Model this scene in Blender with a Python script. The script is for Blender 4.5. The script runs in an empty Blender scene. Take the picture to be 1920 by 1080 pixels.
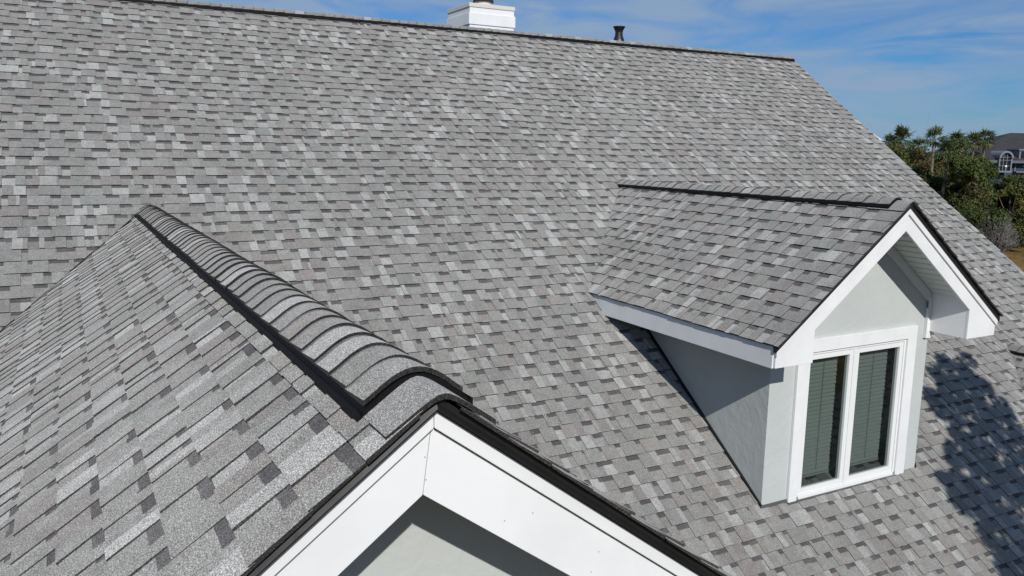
import bpy, math, random
import numpy as np
from mathutils import Matrix, Vector

SC = bpy.context.scene
COL = SC.collection
R = math.radians

# ------------------------------------------------------------------ camera, sky, sun, exposure
CAM = np.array([-2.856, -10.947, -1.682])
YAW, PITCH, ROLL, FPX = R(28.458), R(9.624), R(0.881), 1531.85
FW = np.array([math.sin(YAW) * math.cos(PITCH), math.cos(YAW) * math.cos(PITCH), -math.sin(PITCH)])
_rt = np.array([math.cos(YAW), -math.sin(YAW), 0.0])
_up = np.cross(_rt, FW)
RT = _rt * math.cos(ROLL) + _up * math.sin(ROLL)
UP = _up * math.cos(ROLL) - _rt * math.sin(ROLL)
cd = bpy.data.cameras.new('camera')
cam = bpy.data.objects.new('camera', cd)
COL.objects.link(cam)
m = Matrix.Identity(4)
for i in range(3):
    m[i][0], m[i][1], m[i][2], m[i][3] = RT[i], UP[i], -FW[i], CAM[i]
cam.matrix_world = m
cd.sensor_width = 36.0
cd.lens = FPX / 1920 * 36
cd.clip_start = 0.05
cd.clip_end = 6000
SC.camera = cam

SUN_DIR = Vector((-0.32, -1.0, 0.69)).normalized()      # towards the sun
SUN_EL = math.asin(SUN_DIR.z)
SUN_ROT = math.atan2(SUN_DIR.x, SUN_DIR.y)
W = bpy.data.worlds.new('World')
SC.world = W
W.use_nodes = True
nt = W.node_tree
nt.nodes.clear()
out = nt.nodes.new('ShaderNodeOutputWorld')
bg = nt.nodes.new('ShaderNodeBackground')
sky = nt.nodes.new('ShaderNodeTexSky')
sky.sky_type = 'NISHITA'
sky.sun_disc = False
sky.sun_elevation = SUN_EL
sky.sun_rotation = SUN_ROT
sky.altitude = 0
sky.air_density = 1.0
sky.dust_density = 0.3
sky.ozone_density = 3.0
bg.inputs['Strength'].default_value = 0.10
# thin cirrus, laid out by direction in the sky
tc = nt.nodes.new('ShaderNodeTexCoord')
mp = nt.nodes.new('ShaderNodeMapping')
mp.inputs['Rotation'].default_value = (0, R(12), R(-32))
mp.inputs['Scale'].default_value = (2.2, 1.3, 10.0)
nz = nt.nodes.new('ShaderNodeTexNoise')
nz.inputs['Scale'].default_value = 2.6
nz.inputs['Detail'].default_value = 8
nz.inputs['Roughness'].default_value = 0.55
nz.inputs['Distortion'].default_value = 1.1
rp = nt.nodes.new('ShaderNodeValToRGB')
rp.color_ramp.elements[0].position = 0.30
rp.color_ramp.elements[0].color = (0, 0, 0, 1)
rp.color_ramp.elements[1].position = 0.60
rp.color_ramp.elements[1].color = (0.85, 0.85, 0.85, 1)
mx = nt.nodes.new('ShaderNodeMix')
mx.data_type = 'RGBA'
mx.inputs[7].default_value = (2.75, 3.75, 5.2, 1)
L = nt.links.new
hs = nt.nodes.new('ShaderNodeHueSaturation')
hs.inputs['Saturation'].default_value = 1.0
L(tc.outputs['Generated'], mp.inputs['Vector'])
L(mp.outputs['Vector'], nz.inputs['Vector'])
L(nz.outputs['Fac'], rp.inputs['Fac'])
L(rp.outputs['Color'], mx.inputs[0])
L(sky.outputs['Color'], hs.inputs['Color'])
tn = nt.nodes.new('ShaderNodeMix')
tn.data_type = 'RGBA'
tn.blend_type = 'MULTIPLY'
tn.inputs[0].default_value = 1
tn.inputs[7].default_value = (0.235, 0.475, 0.77, 1)
L(hs.outputs['Color'], tn.inputs[6])
L(tn.outputs[2], mx.inputs[6])
L(mx.outputs[2], bg.inputs['Color'])
L(bg.outputs['Background'], out.inputs['Surface'])

sd = bpy.data.lights.new('sun', 'SUN')
sd.energy = 4.0
sd.angle = R(0.55)
sd.color = (1.0, 0.955, 0.89)
sun = bpy.data.objects.new('sun', sd)
COL.objects.link(sun)
sun.rotation_euler = SUN_DIR.to_track_quat('Z', 'Y').to_euler()

SC.view_settings.view_transform = 'Standard'
SC.view_settings.look = 'None'
SC.view_settings.exposure = 0.0
SC.view_settings.gamma = 1.0

# ------------------------------------------------------------------ helpers
def at(px, py, depth):
    """a point `depth` metres ahead of the viewer in the direction of that place in the photograph"""
    return CAM + depth * (FW + RT * (px - 960) / FPX - UP * (py - 540) / FPX)

class MB:
    """collects faces and links them as ONE mesh object"""
    def __init__(self):
        self.v, self.f, self.c, self.m = [], [], [], []
    def face(self, pts, col=(1, 1, 1), mi=0):
        b = len(self.v)
        self.v.extend([tuple(p) for p in pts])
        self.f.append(tuple(range(b, b + len(pts))))
        self.c.append(col)
        self.m.append(mi)
    def box(self, a, b, mi=0, col=(1, 1, 1)):
        (x0, y0, z0), (x1, y1, z1) = a, b
        p = [(x, y, z) for z in (z0, z1) for y in (y0, y1) for x in (x0, x1)]
        self.hexa(p, mi, col)
    def hexa(self, p, mi=0, col=(1, 1, 1)):
        k = len(self.v)
        self.v.extend([tuple(q) for q in p])
        for q in ((0, 2, 3, 1), (4, 5, 7, 6), (0, 1, 5, 4), (1, 3, 7, 5), (3, 2, 6, 7), (2, 0, 4, 6)):
            self.f.append(tuple(k + i for i in q))
            self.c.append(col)
            self.m.append(mi)
    def prism(self, poly, fn0, fn1, mi=0, col=(1, 1, 1)):
        """poly: list of (a, b); fn0/fn1 turn (a, b) into the 3-D points of the two ends"""
        n = len(poly)
        k = len(self.v)
        self.v.extend([tuple(fn0(*q)) for q in poly] + [tuple(fn1(*q)) for q in poly])
        fs = [tuple(k + i for i in range(n)), tuple(k + n + i for i in reversed(range(n)))]
        fs += [(k + i, k + n + i, k + n + (i + 1) % n, k + (i + 1) % n) for i in range(n)]
        for f in fs:
            self.f.append(f)
            self.c.append(col)
            self.m.append(mi)
    def prism_y(self, poly, y0, y1, mi=0):
        self.prism(poly, lambda a, b: (a, y0, b), lambda a, b: (a, y1, b), mi)
    def prism_x(self, poly, x0, x1, mi=0):
        self.prism(poly, lambda a, b: (x0, a, b), lambda a, b: (x1, a, b), mi)
    def lathe(self, c, prof, n=24, mi=0, col=(1, 1, 1), cap=True):
        k = len(self.v)
        for r, z in prof:
            for i in range(n):
                t = 2 * math.pi * i / n
                self.v.append((c[0] + r * math.cos(t), c[1] + r * math.sin(t), c[2] + z))
        for j in range(len(prof) - 1):
            for i in range(n):
                i2 = (i + 1) % n
                self.f.append((k + j * n + i, k + j * n + i2, k + (j + 1) * n + i2, k + (j + 1) * n + i))
                self.c.append(col)
                self.m.append(mi)
        if cap:
            self.f.append(tuple(k + i for i in reversed(range(n))))
            self.f.append(tuple(k + (len(prof) - 1) * n + i for i in range(n)))
            self.c += [col, col]
            self.m += [mi, mi]
    def tube(self, pts, rads, n=7, mi=0, col=(1, 1, 1)):
        k = len(self.v)
        pts = [Vector(p) for p in pts]
        for i, p in enumerate(pts):
            d = (pts[min(i + 1, len(pts) - 1)] - pts[max(i - 1, 0)]).normalized()
            a = d.cross(Vector((0.31, 0.87, 0.12))).normalized()
            b = d.cross(a)
            for j in range(n):
                t = 2 * math.pi * j / n
                self.v.append(tuple(p + (a * math.cos(t) + b * math.sin(t)) * rads[i]))
        for i in range(len(pts) - 1):
            for j in range(n):
                j2 = (j + 1) % n
                self.f.append((k + i * n + j, k + i * n + j2, k + (i + 1) * n + j2, k + (i + 1) * n + j))
                self.c.append(col)
                self.m.append(mi)
        self.f.append(tuple(k + (len(pts) - 1) * n + j for j in range(n)))
        self.c.append(col)
        self.m.append(mi)
    def build(self, name, mats, parent=None, mpi=None, tint=False, warp=None, smooth=False, bevel=0, label=None, orient=True):
        if not isinstance(mats, (list, tuple)):
            mats = [mats]
        me = bpy.data.meshes.new(name)
        V = self.v
        if warp:
            V = [warp(*p) for p in V]
        me.from_pydata(V, [], self.f)
        for mt in mats:
            me.materials.append(mt)
        me.polygons.foreach_set('material_index', self.m)
        if tint:
            at_ = me.color_attributes.new('tint', 'FLOAT_COLOR', 'CORNER')
            cnt = np.array([len(f) for f in self.f])
            c = np.ones((len(self.f), 4), np.float32)
            c[:, :3] = np.array(self.c, np.float32)
            at_.data.foreach_set('color', np.repeat(c, cnt, axis=0).ravel())
        if smooth:
            me.polygons.foreach_set('use_smooth', [True] * len(self.f))
        me.update()
        if orient and not tint:
            import bmesh
            bm = bmesh.new()
            bm.from_mesh(me)
            bmesh.ops.recalc_face_normals(bm, faces=bm.faces)
            bm.to_mesh(me)
            bm.free()
        o = bpy.data.objects.new(name, me)
        COL.objects.link(o)
        if parent:
            o.parent = parent
            if parent.type == 'EMPTY':
                o.matrix_parent_inverse = Matrix.Translation(-Vector(parent.location))
        if bevel:
            b = o.modifiers.new('bevel', 'BEVEL')
            b.width = bevel
            b.segments = 2
            b.limit_method = 'ANGLE'
        if label:
            o['label'] = label
        return o

def thing(name, label, cat, loc, group=None):
    o = bpy.data.objects.new(name, None)
    COL.objects.link(o)
    o.location = loc
    o['label'] = label
    o['category'] = cat
    if group:
        o['group'] = group
    return o

def tag(o, label=None, cat=None, group=None, kind=None):
    for k, v in (('label', label), ('category', cat), ('group', group), ('kind', kind)):
        if v:
            o[k] = v
    return o

# ------------------------------------------------------------------ materials
def base_mat(name, col=(0.5, 0.5, 0.5), rough=0.7, spec=0.3, metal=0.0):
    mt = bpy.data.materials.new(name)
    mt.use_nodes = True
    b = mt.node_tree.nodes['Principled BSDF']
    b.inputs['Base Color'].default_value = (*col, 1)
    b.inputs['Roughness'].default_value = rough
    b.inputs['Specular IOR Level'].default_value = spec
    b.inputs['Metallic'].default_value = metal
    return mt, mt.node_tree, b

def node(t, kind, **kw):
    n = t.nodes.new(kind)
    for k, v in kw.items():
        if k in n.inputs:
            n.inputs[k].default_value = v
        else:
            setattr(n, k, v)
    return n

def noise(t, scale, detail=3, rough=0.55, dist=0.0):
    c = t.nodes.new('ShaderNodeTexCoord')
    n = node(t, 'ShaderNodeTexNoise')
    n.inputs['Scale'].default_value = scale
    n.inputs['Detail'].default_value = detail
    n.inputs['Roughness'].default_value = rough
    n.inputs['Distortion'].default_value = dist
    t.links.new(c.outputs['Object'], n.inputs['Vector'])
    return n

def ramp(t, src, stops):
    r = t.nodes.new('ShaderNodeValToRGB')
    e = r.color_ramp.elements
    while len(e) < len(stops):
        e.new(0.5)
    for i, (p, c) in enumerate(stops):
        e[i].position = p
        e[i].color = (c, c, c, 1) if isinstance(c, (int, float)) else (*c, 1)
    t.links.new(src, r.inputs['Fac'])
    return r

def mult(t, a, b):
    n = t.nodes.new('ShaderNodeMix')
    n.data_type = 'RGBA'
    n.blend_type = 'MULTIPLY'
    n.inputs[0].default_value = 1
    t.links.new(a, n.inputs[6])
    t.links.new(b, n.inputs[7])
    return n.outputs[2]

def bump(t, bsdf, src, strength, dist):
    n = t.nodes.new('ShaderNodeBump')
    n.inputs['Strength'].default_value = strength
    n.inputs['Distance'].default_value = dist
    t.links.new(src, n.inputs['Height'])
    t.links.new(n.outputs['Normal'], bsdf.inputs['Normal'])

def shingle_mat():
    mt, t, b = base_mat('asphalt_shingle', rough=0.95, spec=0.15)
    b.inputs['Diffuse Roughness'].default_value = 1.0
    a = t.nodes.new('ShaderNodeVertexColor')
    a.layer_name = 'tint'
    g = noise(t, 300, 2, 0.75)
    r = ramp(t, g.outputs['Fac'], [(0.28, 0.15), (0.42, 0.62), (0.55, 1.05), (0.71, 2.45)])
    w = noise(t, 1.1, 4, 0.6)
    r2 = ramp(t, w.outputs['Fac'], [(0.25, 0.93), (0.75, 1.06)])
    bl = noise(t, 17, 3, 0.6)
    r3 = ramp(t, bl.outputs['Fac'], [(0.25, 0.88), (0.75, 1.12)])
    st_c = t.nodes.new('ShaderNodeTexCoord')
    st_m = node(t, 'ShaderNodeMapping')
    st_m.inputs['Scale'].default_value = (2.6, 0.3, 0.3)
    st_n = node(t, 'ShaderNodeTexNoise')
    st_n.inputs['Scale'].default_value = 1.0
    st_n.inputs['Detail'].default_value = 4
    t.links.new(st_c.outputs['Object'], st_m.inputs['Vector'])
    t.links.new(st_m.outputs['Vector'], st_n.inputs['Vector'])
    r4 = ramp(t, st_n.outputs['Fac'], [(0.3, 0.94), (0.7, 1.05)])
    c = mult(t, mult(t, mult(t, mult(t, a.outputs['Color'], r4.outputs['Color']), r.outputs['Color']), r2.outputs['Color']), r3.outputs['Color'])
    t.links.new(c, b.inputs['Base Color'])
    bump(t, b, g.outputs['Fac'], 0.5, 0.002)
    return mt

def paint_mat(name, col, rough=0.45, amp=0.06, sc=3.0, bs=0.05):
    mt, t, b = base_mat(name, col, rough, 0.4)
    n = noise(t, sc, 5, 0.6)
    lo = tuple(x * (1 - amp * 1.6) for x in col)
    r = ramp(t, n.outputs['Fac'], [(0.3, lo), (0.62, col)])
    t.links.new(r.outputs['Color'], b.inputs['Base Color'])
    n2 = noise(t, 60, 3)
    bump(t, b, n2.outputs['Fac'], bs, 0.002)
    return mt

def stucco_mat(name, col):
    mt, t, b = base_mat(name, col, 0.9, 0.15)
    n = noise(t, 2.2, 5, 0.6)
    r = ramp(t, n.outputs['Fac'], [(0.3, tuple(x * 0.93 for x in col)), (0.65, col)])
    t.links.new(r.outputs['Color'], b.inputs['Base Color'])
    n2 = noise(t, 11, 6, 0.6, 0.3)
    r2 = ramp(t, n2.outputs['Fac'], [(0.42, 0.0), (0.75, 1.0)])
    bump(t, b, r2.outputs['Color'], 0.26, 0.009)
    return mt

def leaf_mat(name='leaf_tinted'):
    mt, t, b = base_mat(name, rough=0.75, spec=0.2)
    a = t.nodes.new('ShaderNodeVertexColor')
    a.layer_name = 'tint'
    t.links.new(a.outputs['Color'], b.inputs['Base Color'])
    return mt

def glass_mat():
    mt = bpy.data.materials.new('tinted_glass')
    mt.use_nodes = True
    t = mt.node_tree
    t.nodes.clear()
    o = t.nodes.new('ShaderNodeOutputMaterial')
    tr = t.nodes.new('ShaderNodeBsdfTransparent')
    tr.inputs['Color'].default_value = (0.455, 0.502, 0.487, 1)
    gl = t.nodes.new('ShaderNodeBsdfGlossy')
    gl.inputs['Roughness'].default_value = 0.01
    gl.inputs['Color'].default_value = (0.9, 1.0, 0.97, 1)
    lw = t.nodes.new('ShaderNodeLayerWeight')
    lw.inputs['Blend'].default_value = 0.5
    pw = node(t, 'ShaderNodeMath', operation='POWER')
    pw.inputs[1].default_value = 4.0
    t.links.new(lw.outputs['Facing'], pw.inputs[0])
    fr = node(t, 'ShaderNodeMath', operation='MULTIPLY_ADD')
    fr.inputs[1].default_value = 0.9
    fr.inputs[2].default_value = 0.06
    t.links.new(pw.outputs[0], fr.inputs[0])
    mxs = t.nodes.new('ShaderNodeMixShader')
    t.links.new(fr.outputs[0], mxs.inputs['Fac'])
    t.links.new(tr.outputs['BSDF'], mxs.inputs[1])
    t.links.new(gl.outputs['BSDF'], mxs.inputs[2])
    t.links.new(mxs.outputs['Shader'], o.inputs['Surface'])
    return mt

def metal_black():
    mt, t, b = base_mat('black_metal', (0.012, 0.012, 0.013), 0.38, 0.5)
    n = noise(t, 9, 4)
    r = ramp(t, n.outputs['Fac'], [(0.35, 0.30), (0.7, 0.5)])
    t.links.new(r.outputs['Color'], b.inputs['Roughness'])
    return mt

def vent_mat():
    mt, t, b = base_mat('black_vent_plastic', (0.007, 0.007, 0.008), 0.6, 0.15)
    n = noise(t, 120, 2)
    bump(t, b, n.outputs['Fac'], 0.5, 0.004)
    return mt

def ground_mat():
    mt, t, b = base_mat('marsh_ground', rough=0.95, spec=0.1)
    n = noise(t, 0.07, 6, 0.65)
    n2 = noise(t, 1.4, 6, 0.7)
    r = ramp(t, n.outputs['Fac'], [(0.35, (0.05, 0.065, 0.02)), (0.5, (0.24, 0.15, 0.055)), (0.7, (0.30, 0.19, 0.075))])
    r2 = ramp(t, n2.outputs['Fac'], [(0.25, 0.45), (0.7, 1.25)])
    t.links.new(mult(t, r.outputs['Color'], r2.outputs['Color']), b.inputs['Base Color'])
    bump(t, b, n2.outputs['Fac'], 0.8, 0.3)
    return mt

M_SH = shingle_mat()
M_WHITE = paint_mat('white_paint', (0.77, 0.785, 0.80), 0.42)
M_VINYL = paint_mat('white_vinyl', (0.75, 0.765, 0.77), 0.35, 0.02)
M_CREAM = paint_mat('cream_metal', (0.62, 0.61, 0.55), 0.4, 0.03)
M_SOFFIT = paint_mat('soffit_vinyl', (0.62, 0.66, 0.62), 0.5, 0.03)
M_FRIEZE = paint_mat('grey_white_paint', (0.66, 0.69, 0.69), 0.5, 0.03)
M_SAGE = stucco_mat('sage_stucco', (0.487, 0.52, 0.515))
M_BLACK = metal_black()
M_VENT = vent_mat()
M_FLASH = base_mat('dark_flashing', (0.018, 0.019, 0.022), 0.5)[0]
M_GREYFLASH = base_mat('grey_flashing', (0.10, 0.10, 0.11), 0.5)[0]
M_DECK = base_mat('roof_deck_wood', (0.06, 0.05, 0.04), 0.9)[0]
M_GLASS = glass_mat()
M_BLIND = paint_mat('blind_slat', (0.46, 0.485, 0.475), 0.6, 0.03)
M_CORD = base_mat('blind_cord', (0.18, 0.2, 0.19), 0.8)[0]
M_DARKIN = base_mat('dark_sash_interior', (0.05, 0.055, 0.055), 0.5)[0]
M_NAIL = base_mat('nail_head', (0.4, 0.4, 0.4), 0.5)[0]
M_LEAF = leaf_mat()
M_BARK = paint_mat('bark', (0.16, 0.13, 0.10), 0.9, 0.3, 6.0, 0.5)
M_GROUND = ground_mat()

# ------------------------------------------------------------------ asphalt shingles
EXPO = 0.134
LIGHT = [(0.35, 0.354, 0.354), (0.33, 0.334, 0.334), (0.312, 0.315, 0.314), (0.295, 0.297, 0.296)]
MID = [(0.25, 0.25, 0.247), (0.239, 0.239, 0.236), (0.261, 0.261, 0.258), (0.246, 0.244, 0.241)]
TAUPE = [(0.240, 0.230, 0.225), (0.249, 0.238, 0.232), (0.230, 0.219, 0.215)]
GREEN = [(0.234, 0.241, 0.235), (0.224, 0.230, 0.226), (0.246, 0.252, 0.246)]
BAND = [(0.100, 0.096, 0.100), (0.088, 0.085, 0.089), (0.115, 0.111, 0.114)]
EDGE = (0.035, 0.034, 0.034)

def pick(rng, light=0.17, last=None):
    r = rng.random()
    if last is not None and last[0] > 0.275 and r < light * 0.8:
        r = light + 0.2
    grp = LIGHT if r < light else MID if r < light + 0.45 else TAUPE if r < light + 0.62 else GREEN
    c = rng.choice(grp)
    k = rng.uniform(0.91, 1.01)
    return (c[0] * k, c[1] * k * 0.997, c[2] * k * 0.98)

def shingle_field(mb, O, U, V, N, rows, urange, seed, light=0.17, e=EXPO, v_off=0.0, v_start=0.045, kcol=1.0, wide=1.0, amp=0.45, edge=0.009):
    """courses of laminated shingles: O ridge origin, U along a course, V down the slope, N outward"""
    rng = random.Random(seed)
    O, U, V, N = (np.array(q, float) for q in (O, U, V, N))
    P = lambda u, v, h: O + U * u + V * v + N * (h + amp * (0.004 * math.sin(1.3 * u + 0.7 * v + seed) + 0.0028 * math.sin(2.9 * u - 1.9 * v) + 0.0015 * math.sin(7.1 * u + 3.3 * v)))
    for i in range(rows):
        v1 = (i + 1) * e + v_off
        v0 = max(v1 - e, v_start)
        if v1 - v0 < 0.02:
            continue
        a, b = urange(v0, v1)
        ja, jb = rng.uniform(-0.003, 0.003), rng.uniform(-0.003, 0.003)
        a += ja
        b += jb
        u = a
        tooth = rng.random() < 0.5
        first = True
        wob = rng.uniform(0, 6.28)
        col = pick(rng, light)
        left = rng.uniform(0.06, 0.28)
        while u < b - 1e-4:
            w = rng.choice((0.07, 0.09, 0.11, 0.13, 0.15, 0.185)) if tooth else rng.choice((0.045, 0.065, 0.085, 0.10, 0.125))
            w *= rng.uniform(0.9, 1.1) * wide
            if rng.random() < 0.05:
                w = rng.uniform(0.022, 0.04)
            u2 = min(u + w, b)
            if b - u2 < 0.03:
                u2 = b
            vb = v1 + 0.003 * math.sin(u * 2.3 + wob) + rng.uniform(-0.0026, 0.0026)
            hb = (0.0125 if tooth else 0.0070) + rng.uniform(-0.0016, 0.0024)
            ht = 0.0035 if tooth else 0.0005
            if first or u2 >= b - 1e-4:
                hb = min(0.009, edge + 0.003)
            # colour runs of the granule blend do not follow the teeth
            cuts = [u]
            cols = [col]
            x = u + left
            while x < u2 - 0.012:
                cuts.append(x)
                col = pick(rng, light, col)
                cols.append(col)
                left = rng.uniform(0.05, 0.16) if col[0] < 0.275 else rng.uniform(0.055, 0.125)
                x += left
            left = x - u2
            if left < 0.02 or rng.random() < 0.6:
                col = pick(rng, light, col)
                left = rng.uniform(0.05, 0.16) if col[0] < 0.275 else rng.uniform(0.055, 0.125)
            cuts.append(u2)
            for k in range(len(cuts) - 1):
                p, q = cuts[k], cuts[k + 1]
                cc = tuple(y * kcol for y in cols[k])
                if tooth:
                    mb.face([P(p, v0 - 0.01, ht), P(q, v0 - 0.01, ht), P(q, vb, hb), P(p, vb, hb)][::-1], cc)
                else:
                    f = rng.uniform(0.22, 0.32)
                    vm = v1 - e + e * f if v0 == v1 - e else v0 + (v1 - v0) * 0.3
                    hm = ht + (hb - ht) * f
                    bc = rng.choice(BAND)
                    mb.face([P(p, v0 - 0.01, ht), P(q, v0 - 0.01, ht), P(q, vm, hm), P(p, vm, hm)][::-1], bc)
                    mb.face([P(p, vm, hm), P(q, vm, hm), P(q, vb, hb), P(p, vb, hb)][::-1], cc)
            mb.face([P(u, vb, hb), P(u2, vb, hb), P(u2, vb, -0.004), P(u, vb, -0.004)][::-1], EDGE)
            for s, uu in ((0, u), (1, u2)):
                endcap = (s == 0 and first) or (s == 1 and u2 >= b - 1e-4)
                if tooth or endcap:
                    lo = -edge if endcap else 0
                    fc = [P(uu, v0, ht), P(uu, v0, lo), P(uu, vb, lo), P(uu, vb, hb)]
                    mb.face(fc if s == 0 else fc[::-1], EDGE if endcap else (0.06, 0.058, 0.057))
            u = u2
            first = False
            tooth = not tooth

def cap_profile(q, hw, r0, lift, flare=0.0, n=19):
    pts = []
    for i in range(n):
        x = -hw + 2 * hw * i / (n - 1)
        t = max(0, (abs(x) / hw - 0.72) / 0.28)
        pts.append((x, lift - q * math.sqrt(x * x + r0 * r0) + flare * t * t))
    return pts

def ridge_vent(O, A, S, q, length, hw, seed, parent, warp=None, starter=0.0, high=0.034, extra=0.0):
    """black ridge vent under lapped cap shingles. O start, A along the ridge towards the open end, S sideways"""
    rng = random.Random(seed)
    O, A, S = (np.array(k, float) for k in (O, A, S))
    Z = np.array((0, 0, 1.0))
    ch = hw - 0.019                       # half width of the cap shingles
    tray = 0.021
    r0 = 0.058
    lift = q * math.sqrt(ch * ch + r0 * r0) - q * ch + tray + 0.010 + extra
    prof = cap_profile(q, ch, r0, lift, 0.006)
    if extra:      # caps bent down onto the tray at both edges
        prof = [(x, z - extra * (abs(x) / ch) ** 3) for x, z in prof]
    P = lambda t, x, z: O + A * t + S * x + Z * z
    pl = lambda x: -q * abs(x)
    vb = MB()
    top = [(x, z - 0.007) for x, z in prof]
    side = [(-hw, pl(hw) + 0.006), (-hw, pl(hw) + high), (-hw + 0.005, pl(hw - 0.005) + high), (-hw + 0.008, pl(hw - 0.008) + tray)]
    under = [(x, lift - extra * 0.8 - 0.026 - q * math.sqrt(x * x + r0 * r0)) for x in (ch * 0.8, ch * 0.5, ch * 0.25, 0, -ch * 0.25, -ch * 0.5, -ch * 0.8)]
    poly = side + top + [(-x, z) for x, z in side[::-1]] + under
    vb.prism(poly, lambda a, b: P(0.02, a, b), lambda a, b: P(length, a, b))
    for i in range(int(length / 0.022)):          # baffles in the open trays
        t = 0.03 + i * 0.022
        if t > length - 0.02:
            break
        for s in (-1, 1):
            xa, xb = s * (hw - 0.020), s * (hw - 0.010)
            h1 = rng.uniform(0.002, 0.006)
            vb.hexa([P(t + dt, x, pl(x) + z) for z in (tray - 0.002, tray + h1) for dt in (0, 0.008) for x in (xa, xb)])
    vent = vb.build('ridge_vent', M_VENT, parent, warp=warp)
    cb = MB()
    def piece(t0, t1, prof, h0, h1, col, bc, f, j, thick):
        tm = t0 + (t1 - t0) * f
        hm = h0 + (h1 - h0) * f
        hwp = prof[-1][0]
        bow = lambda x: 0.007 * (1 - (x / hwp) ** 2)
        for k in range(len(prof) - 1):
            (xa, za), (xb, zb) = prof[k], prof[k + 1]
            ba, bb = bow(xa), bow(xb)
            xa += j
            xb += j
            if f > 0:
                cb.face([P(t0 + ba, xa, za + h0), P(t0 + bb, xb, zb + h0), P(tm + bb, xb, zb + hm), P(tm + ba, xa, za + hm)], bc)
            cb.face([P(tm + ba, xa, za + hm), P(tm + bb, xb, zb + hm), P(t1 + bb, xb, zb + h1), P(t1 + ba, xa, za + h1)], col)
            cb.face([P(t1 + ba, xa, za + h1), P(t1 + bb, xb, zb + h1), P(t1 + bb, xb, zb - thick), P(t1 + ba, xa, za - thick)], EDGE)
        for k, s in ((0, 1), (len(prof) - 1, -1)):
            x, z = prof[k]
            x += j
            cb.face([P(t0, x, z - 0.005), P(t0, x, z + h0), P(t1, x, z + h1), P(t1, x, z - 0.005)][::s], EDGE)
    e = EXPO * 0.95
    n = int((length - 0.01) / e)
    e = (length - 0.01) / n
    for i in range(n):
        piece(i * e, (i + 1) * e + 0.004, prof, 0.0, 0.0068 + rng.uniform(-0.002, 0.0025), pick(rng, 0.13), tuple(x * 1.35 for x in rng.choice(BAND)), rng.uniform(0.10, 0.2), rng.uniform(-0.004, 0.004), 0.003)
    if starter > 0:
        r1 = 0.022
        sp = cap_profile(q, 0.118, r1, q * math.sqrt(0.118 ** 2 + r1 * r1) - q * 0.118 + 0.0175)
        piece(length - 0.2, length + starter, sp, 0, 0, MID[0], MID[0], 0, 0.0, 0.012)
    cb.build('ridge_cap_shingles', M_SH, vent, tint=True, warp=warp)
    return vent

# ------------------------------------------------------------------ the house
PM, XR = 0.729, 8.683
H = math.hypot(1, PM)
GROUND = -9.0
house = thing('house', 'large house with grey shingle roof and white trim filling the foreground', 'house', (0, 0, GROUND))

XL = -8.0
Y_EAVE = -8.0
mb = MB()
nrow = int(-Y_EAVE * H / EXPO)
shingle_field(mb, (0, 0, 0), (1, 0, 0), (0, -1 / H, -PM / H), (0, -PM / H, 1 / H), nrow, lambda a, b: (XL, XR + 0.02), 11, light=0.24, wide=1.14, amp=1.0)
main_roof = mb.build('main_roof', M_SH, house, tint=True)
mb = MB()
mb.prism_x([(0, -0.016), (Y_EAVE, PM * Y_EAVE - 0.016), (Y_EAVE, PM * Y_EAVE - 0.05), (0, -0.05)], XL, XR - 0.012)
mb.prism_x([(0.0, 0.0), (8, -PM * 8), (8, -PM * 8 - 0.05), (0, -0.05)], XL, XR, 1)
mb.build('roof_deck', [M_DECK, base_mat('plain_shingle', (0.2, 0.2, 0.195), 0.95)[0]], main_roof)
mb = MB()     # pale drip edge along the right rake
mb.prism_x([(-0.02, -0.026), (Y_EAVE, PM * Y_EAVE - 0.013), (Y_EAVE, PM * Y_EAVE - 0.09), (-0.02, -0.105)], XR - 0.011, XR + 0.008)
mb.build('drip_edge', M_CREAM, house)
ridge_vent((XL, 0, 0.004), (1, 0, 0), (0, 1, 0), PM, XR - XL - 0.01, 0.105, 21, house, extra=0.022, high=0.046)
mb = MB()
mb.prism_x([(-7.6, GROUND), (7.6, GROUND), (7.6, -5.80), (0, -0.24), (-7.6, -5.80)], XL + 0.3, XR - 0.3)
mb.build('outer_wall', M_SAGE, house)

# ---- a gabled wing with its roof
def gable_wing(xg, zg, yf, q, half, seed, warp=None, seen_front=True):
    hh = math.hypot(1, q)
    y_back = zg / PM
    ridge_len = y_back - yf
    for s in (-1, 1):
        mb = MB()
        rows = int(half * hh / EXPO)
        rg = lambda v0, v1: (-0.04, (zg - q * v0 / hh) / PM * -1 * -1 - yf + 0.10)
        # U runs from the front back along the ridge
        if s < 0:
            shingle_field(mb, (xg, yf, zg), (0, 1, 0), (-1 / hh, 0, -q / hh), (-q / hh, 0, 1 / hh), rows, lambda v0, v1: (-0.04, (zg - q * v0 / hh) / PM - yf + 0.12), seed, light=0.33, v_off=-0.08, wide=0.85, edge=0.004)
        else:
            shingle_field(mb, (xg, yf, zg), (0, 1, 0), (1 / hh, 0, -q / hh), (q / hh, 0, 1 / hh), rows, lambda v0, v1: (-0.04, (zg - q * v0 / hh) / PM - yf + 0.12), seed + 1, light=0.2, v_off=-0.08, edge=0.003)
            mb.f = [f[::-1] for f in mb.f]
        mb.build('gable_roof', M_SH, house, tint=True, warp=warp)
    mb = MB()
    t, d = -0.013, -0.033
    mb.prism_y([(xg, zg + t), (xg - half, zg + t - q * half), (xg - half, zg + d - q * half), (xg, zg + d), (xg + half, zg + d - q * half), (xg + half, zg + t - q * half)], yf + 0.012, y_back + 0.3)
    mb.build('gable_roof_deck', M_DECK, house, warp=warp)
    ridge_vent((xg + 0.008, y_back + 0.10, zg + 0.001), (0, -1, 0), (1, 0, 0), q, ridge_len, 0.131, seed + 5, house, warp=warp, starter=0.135, extra=0.016)

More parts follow.
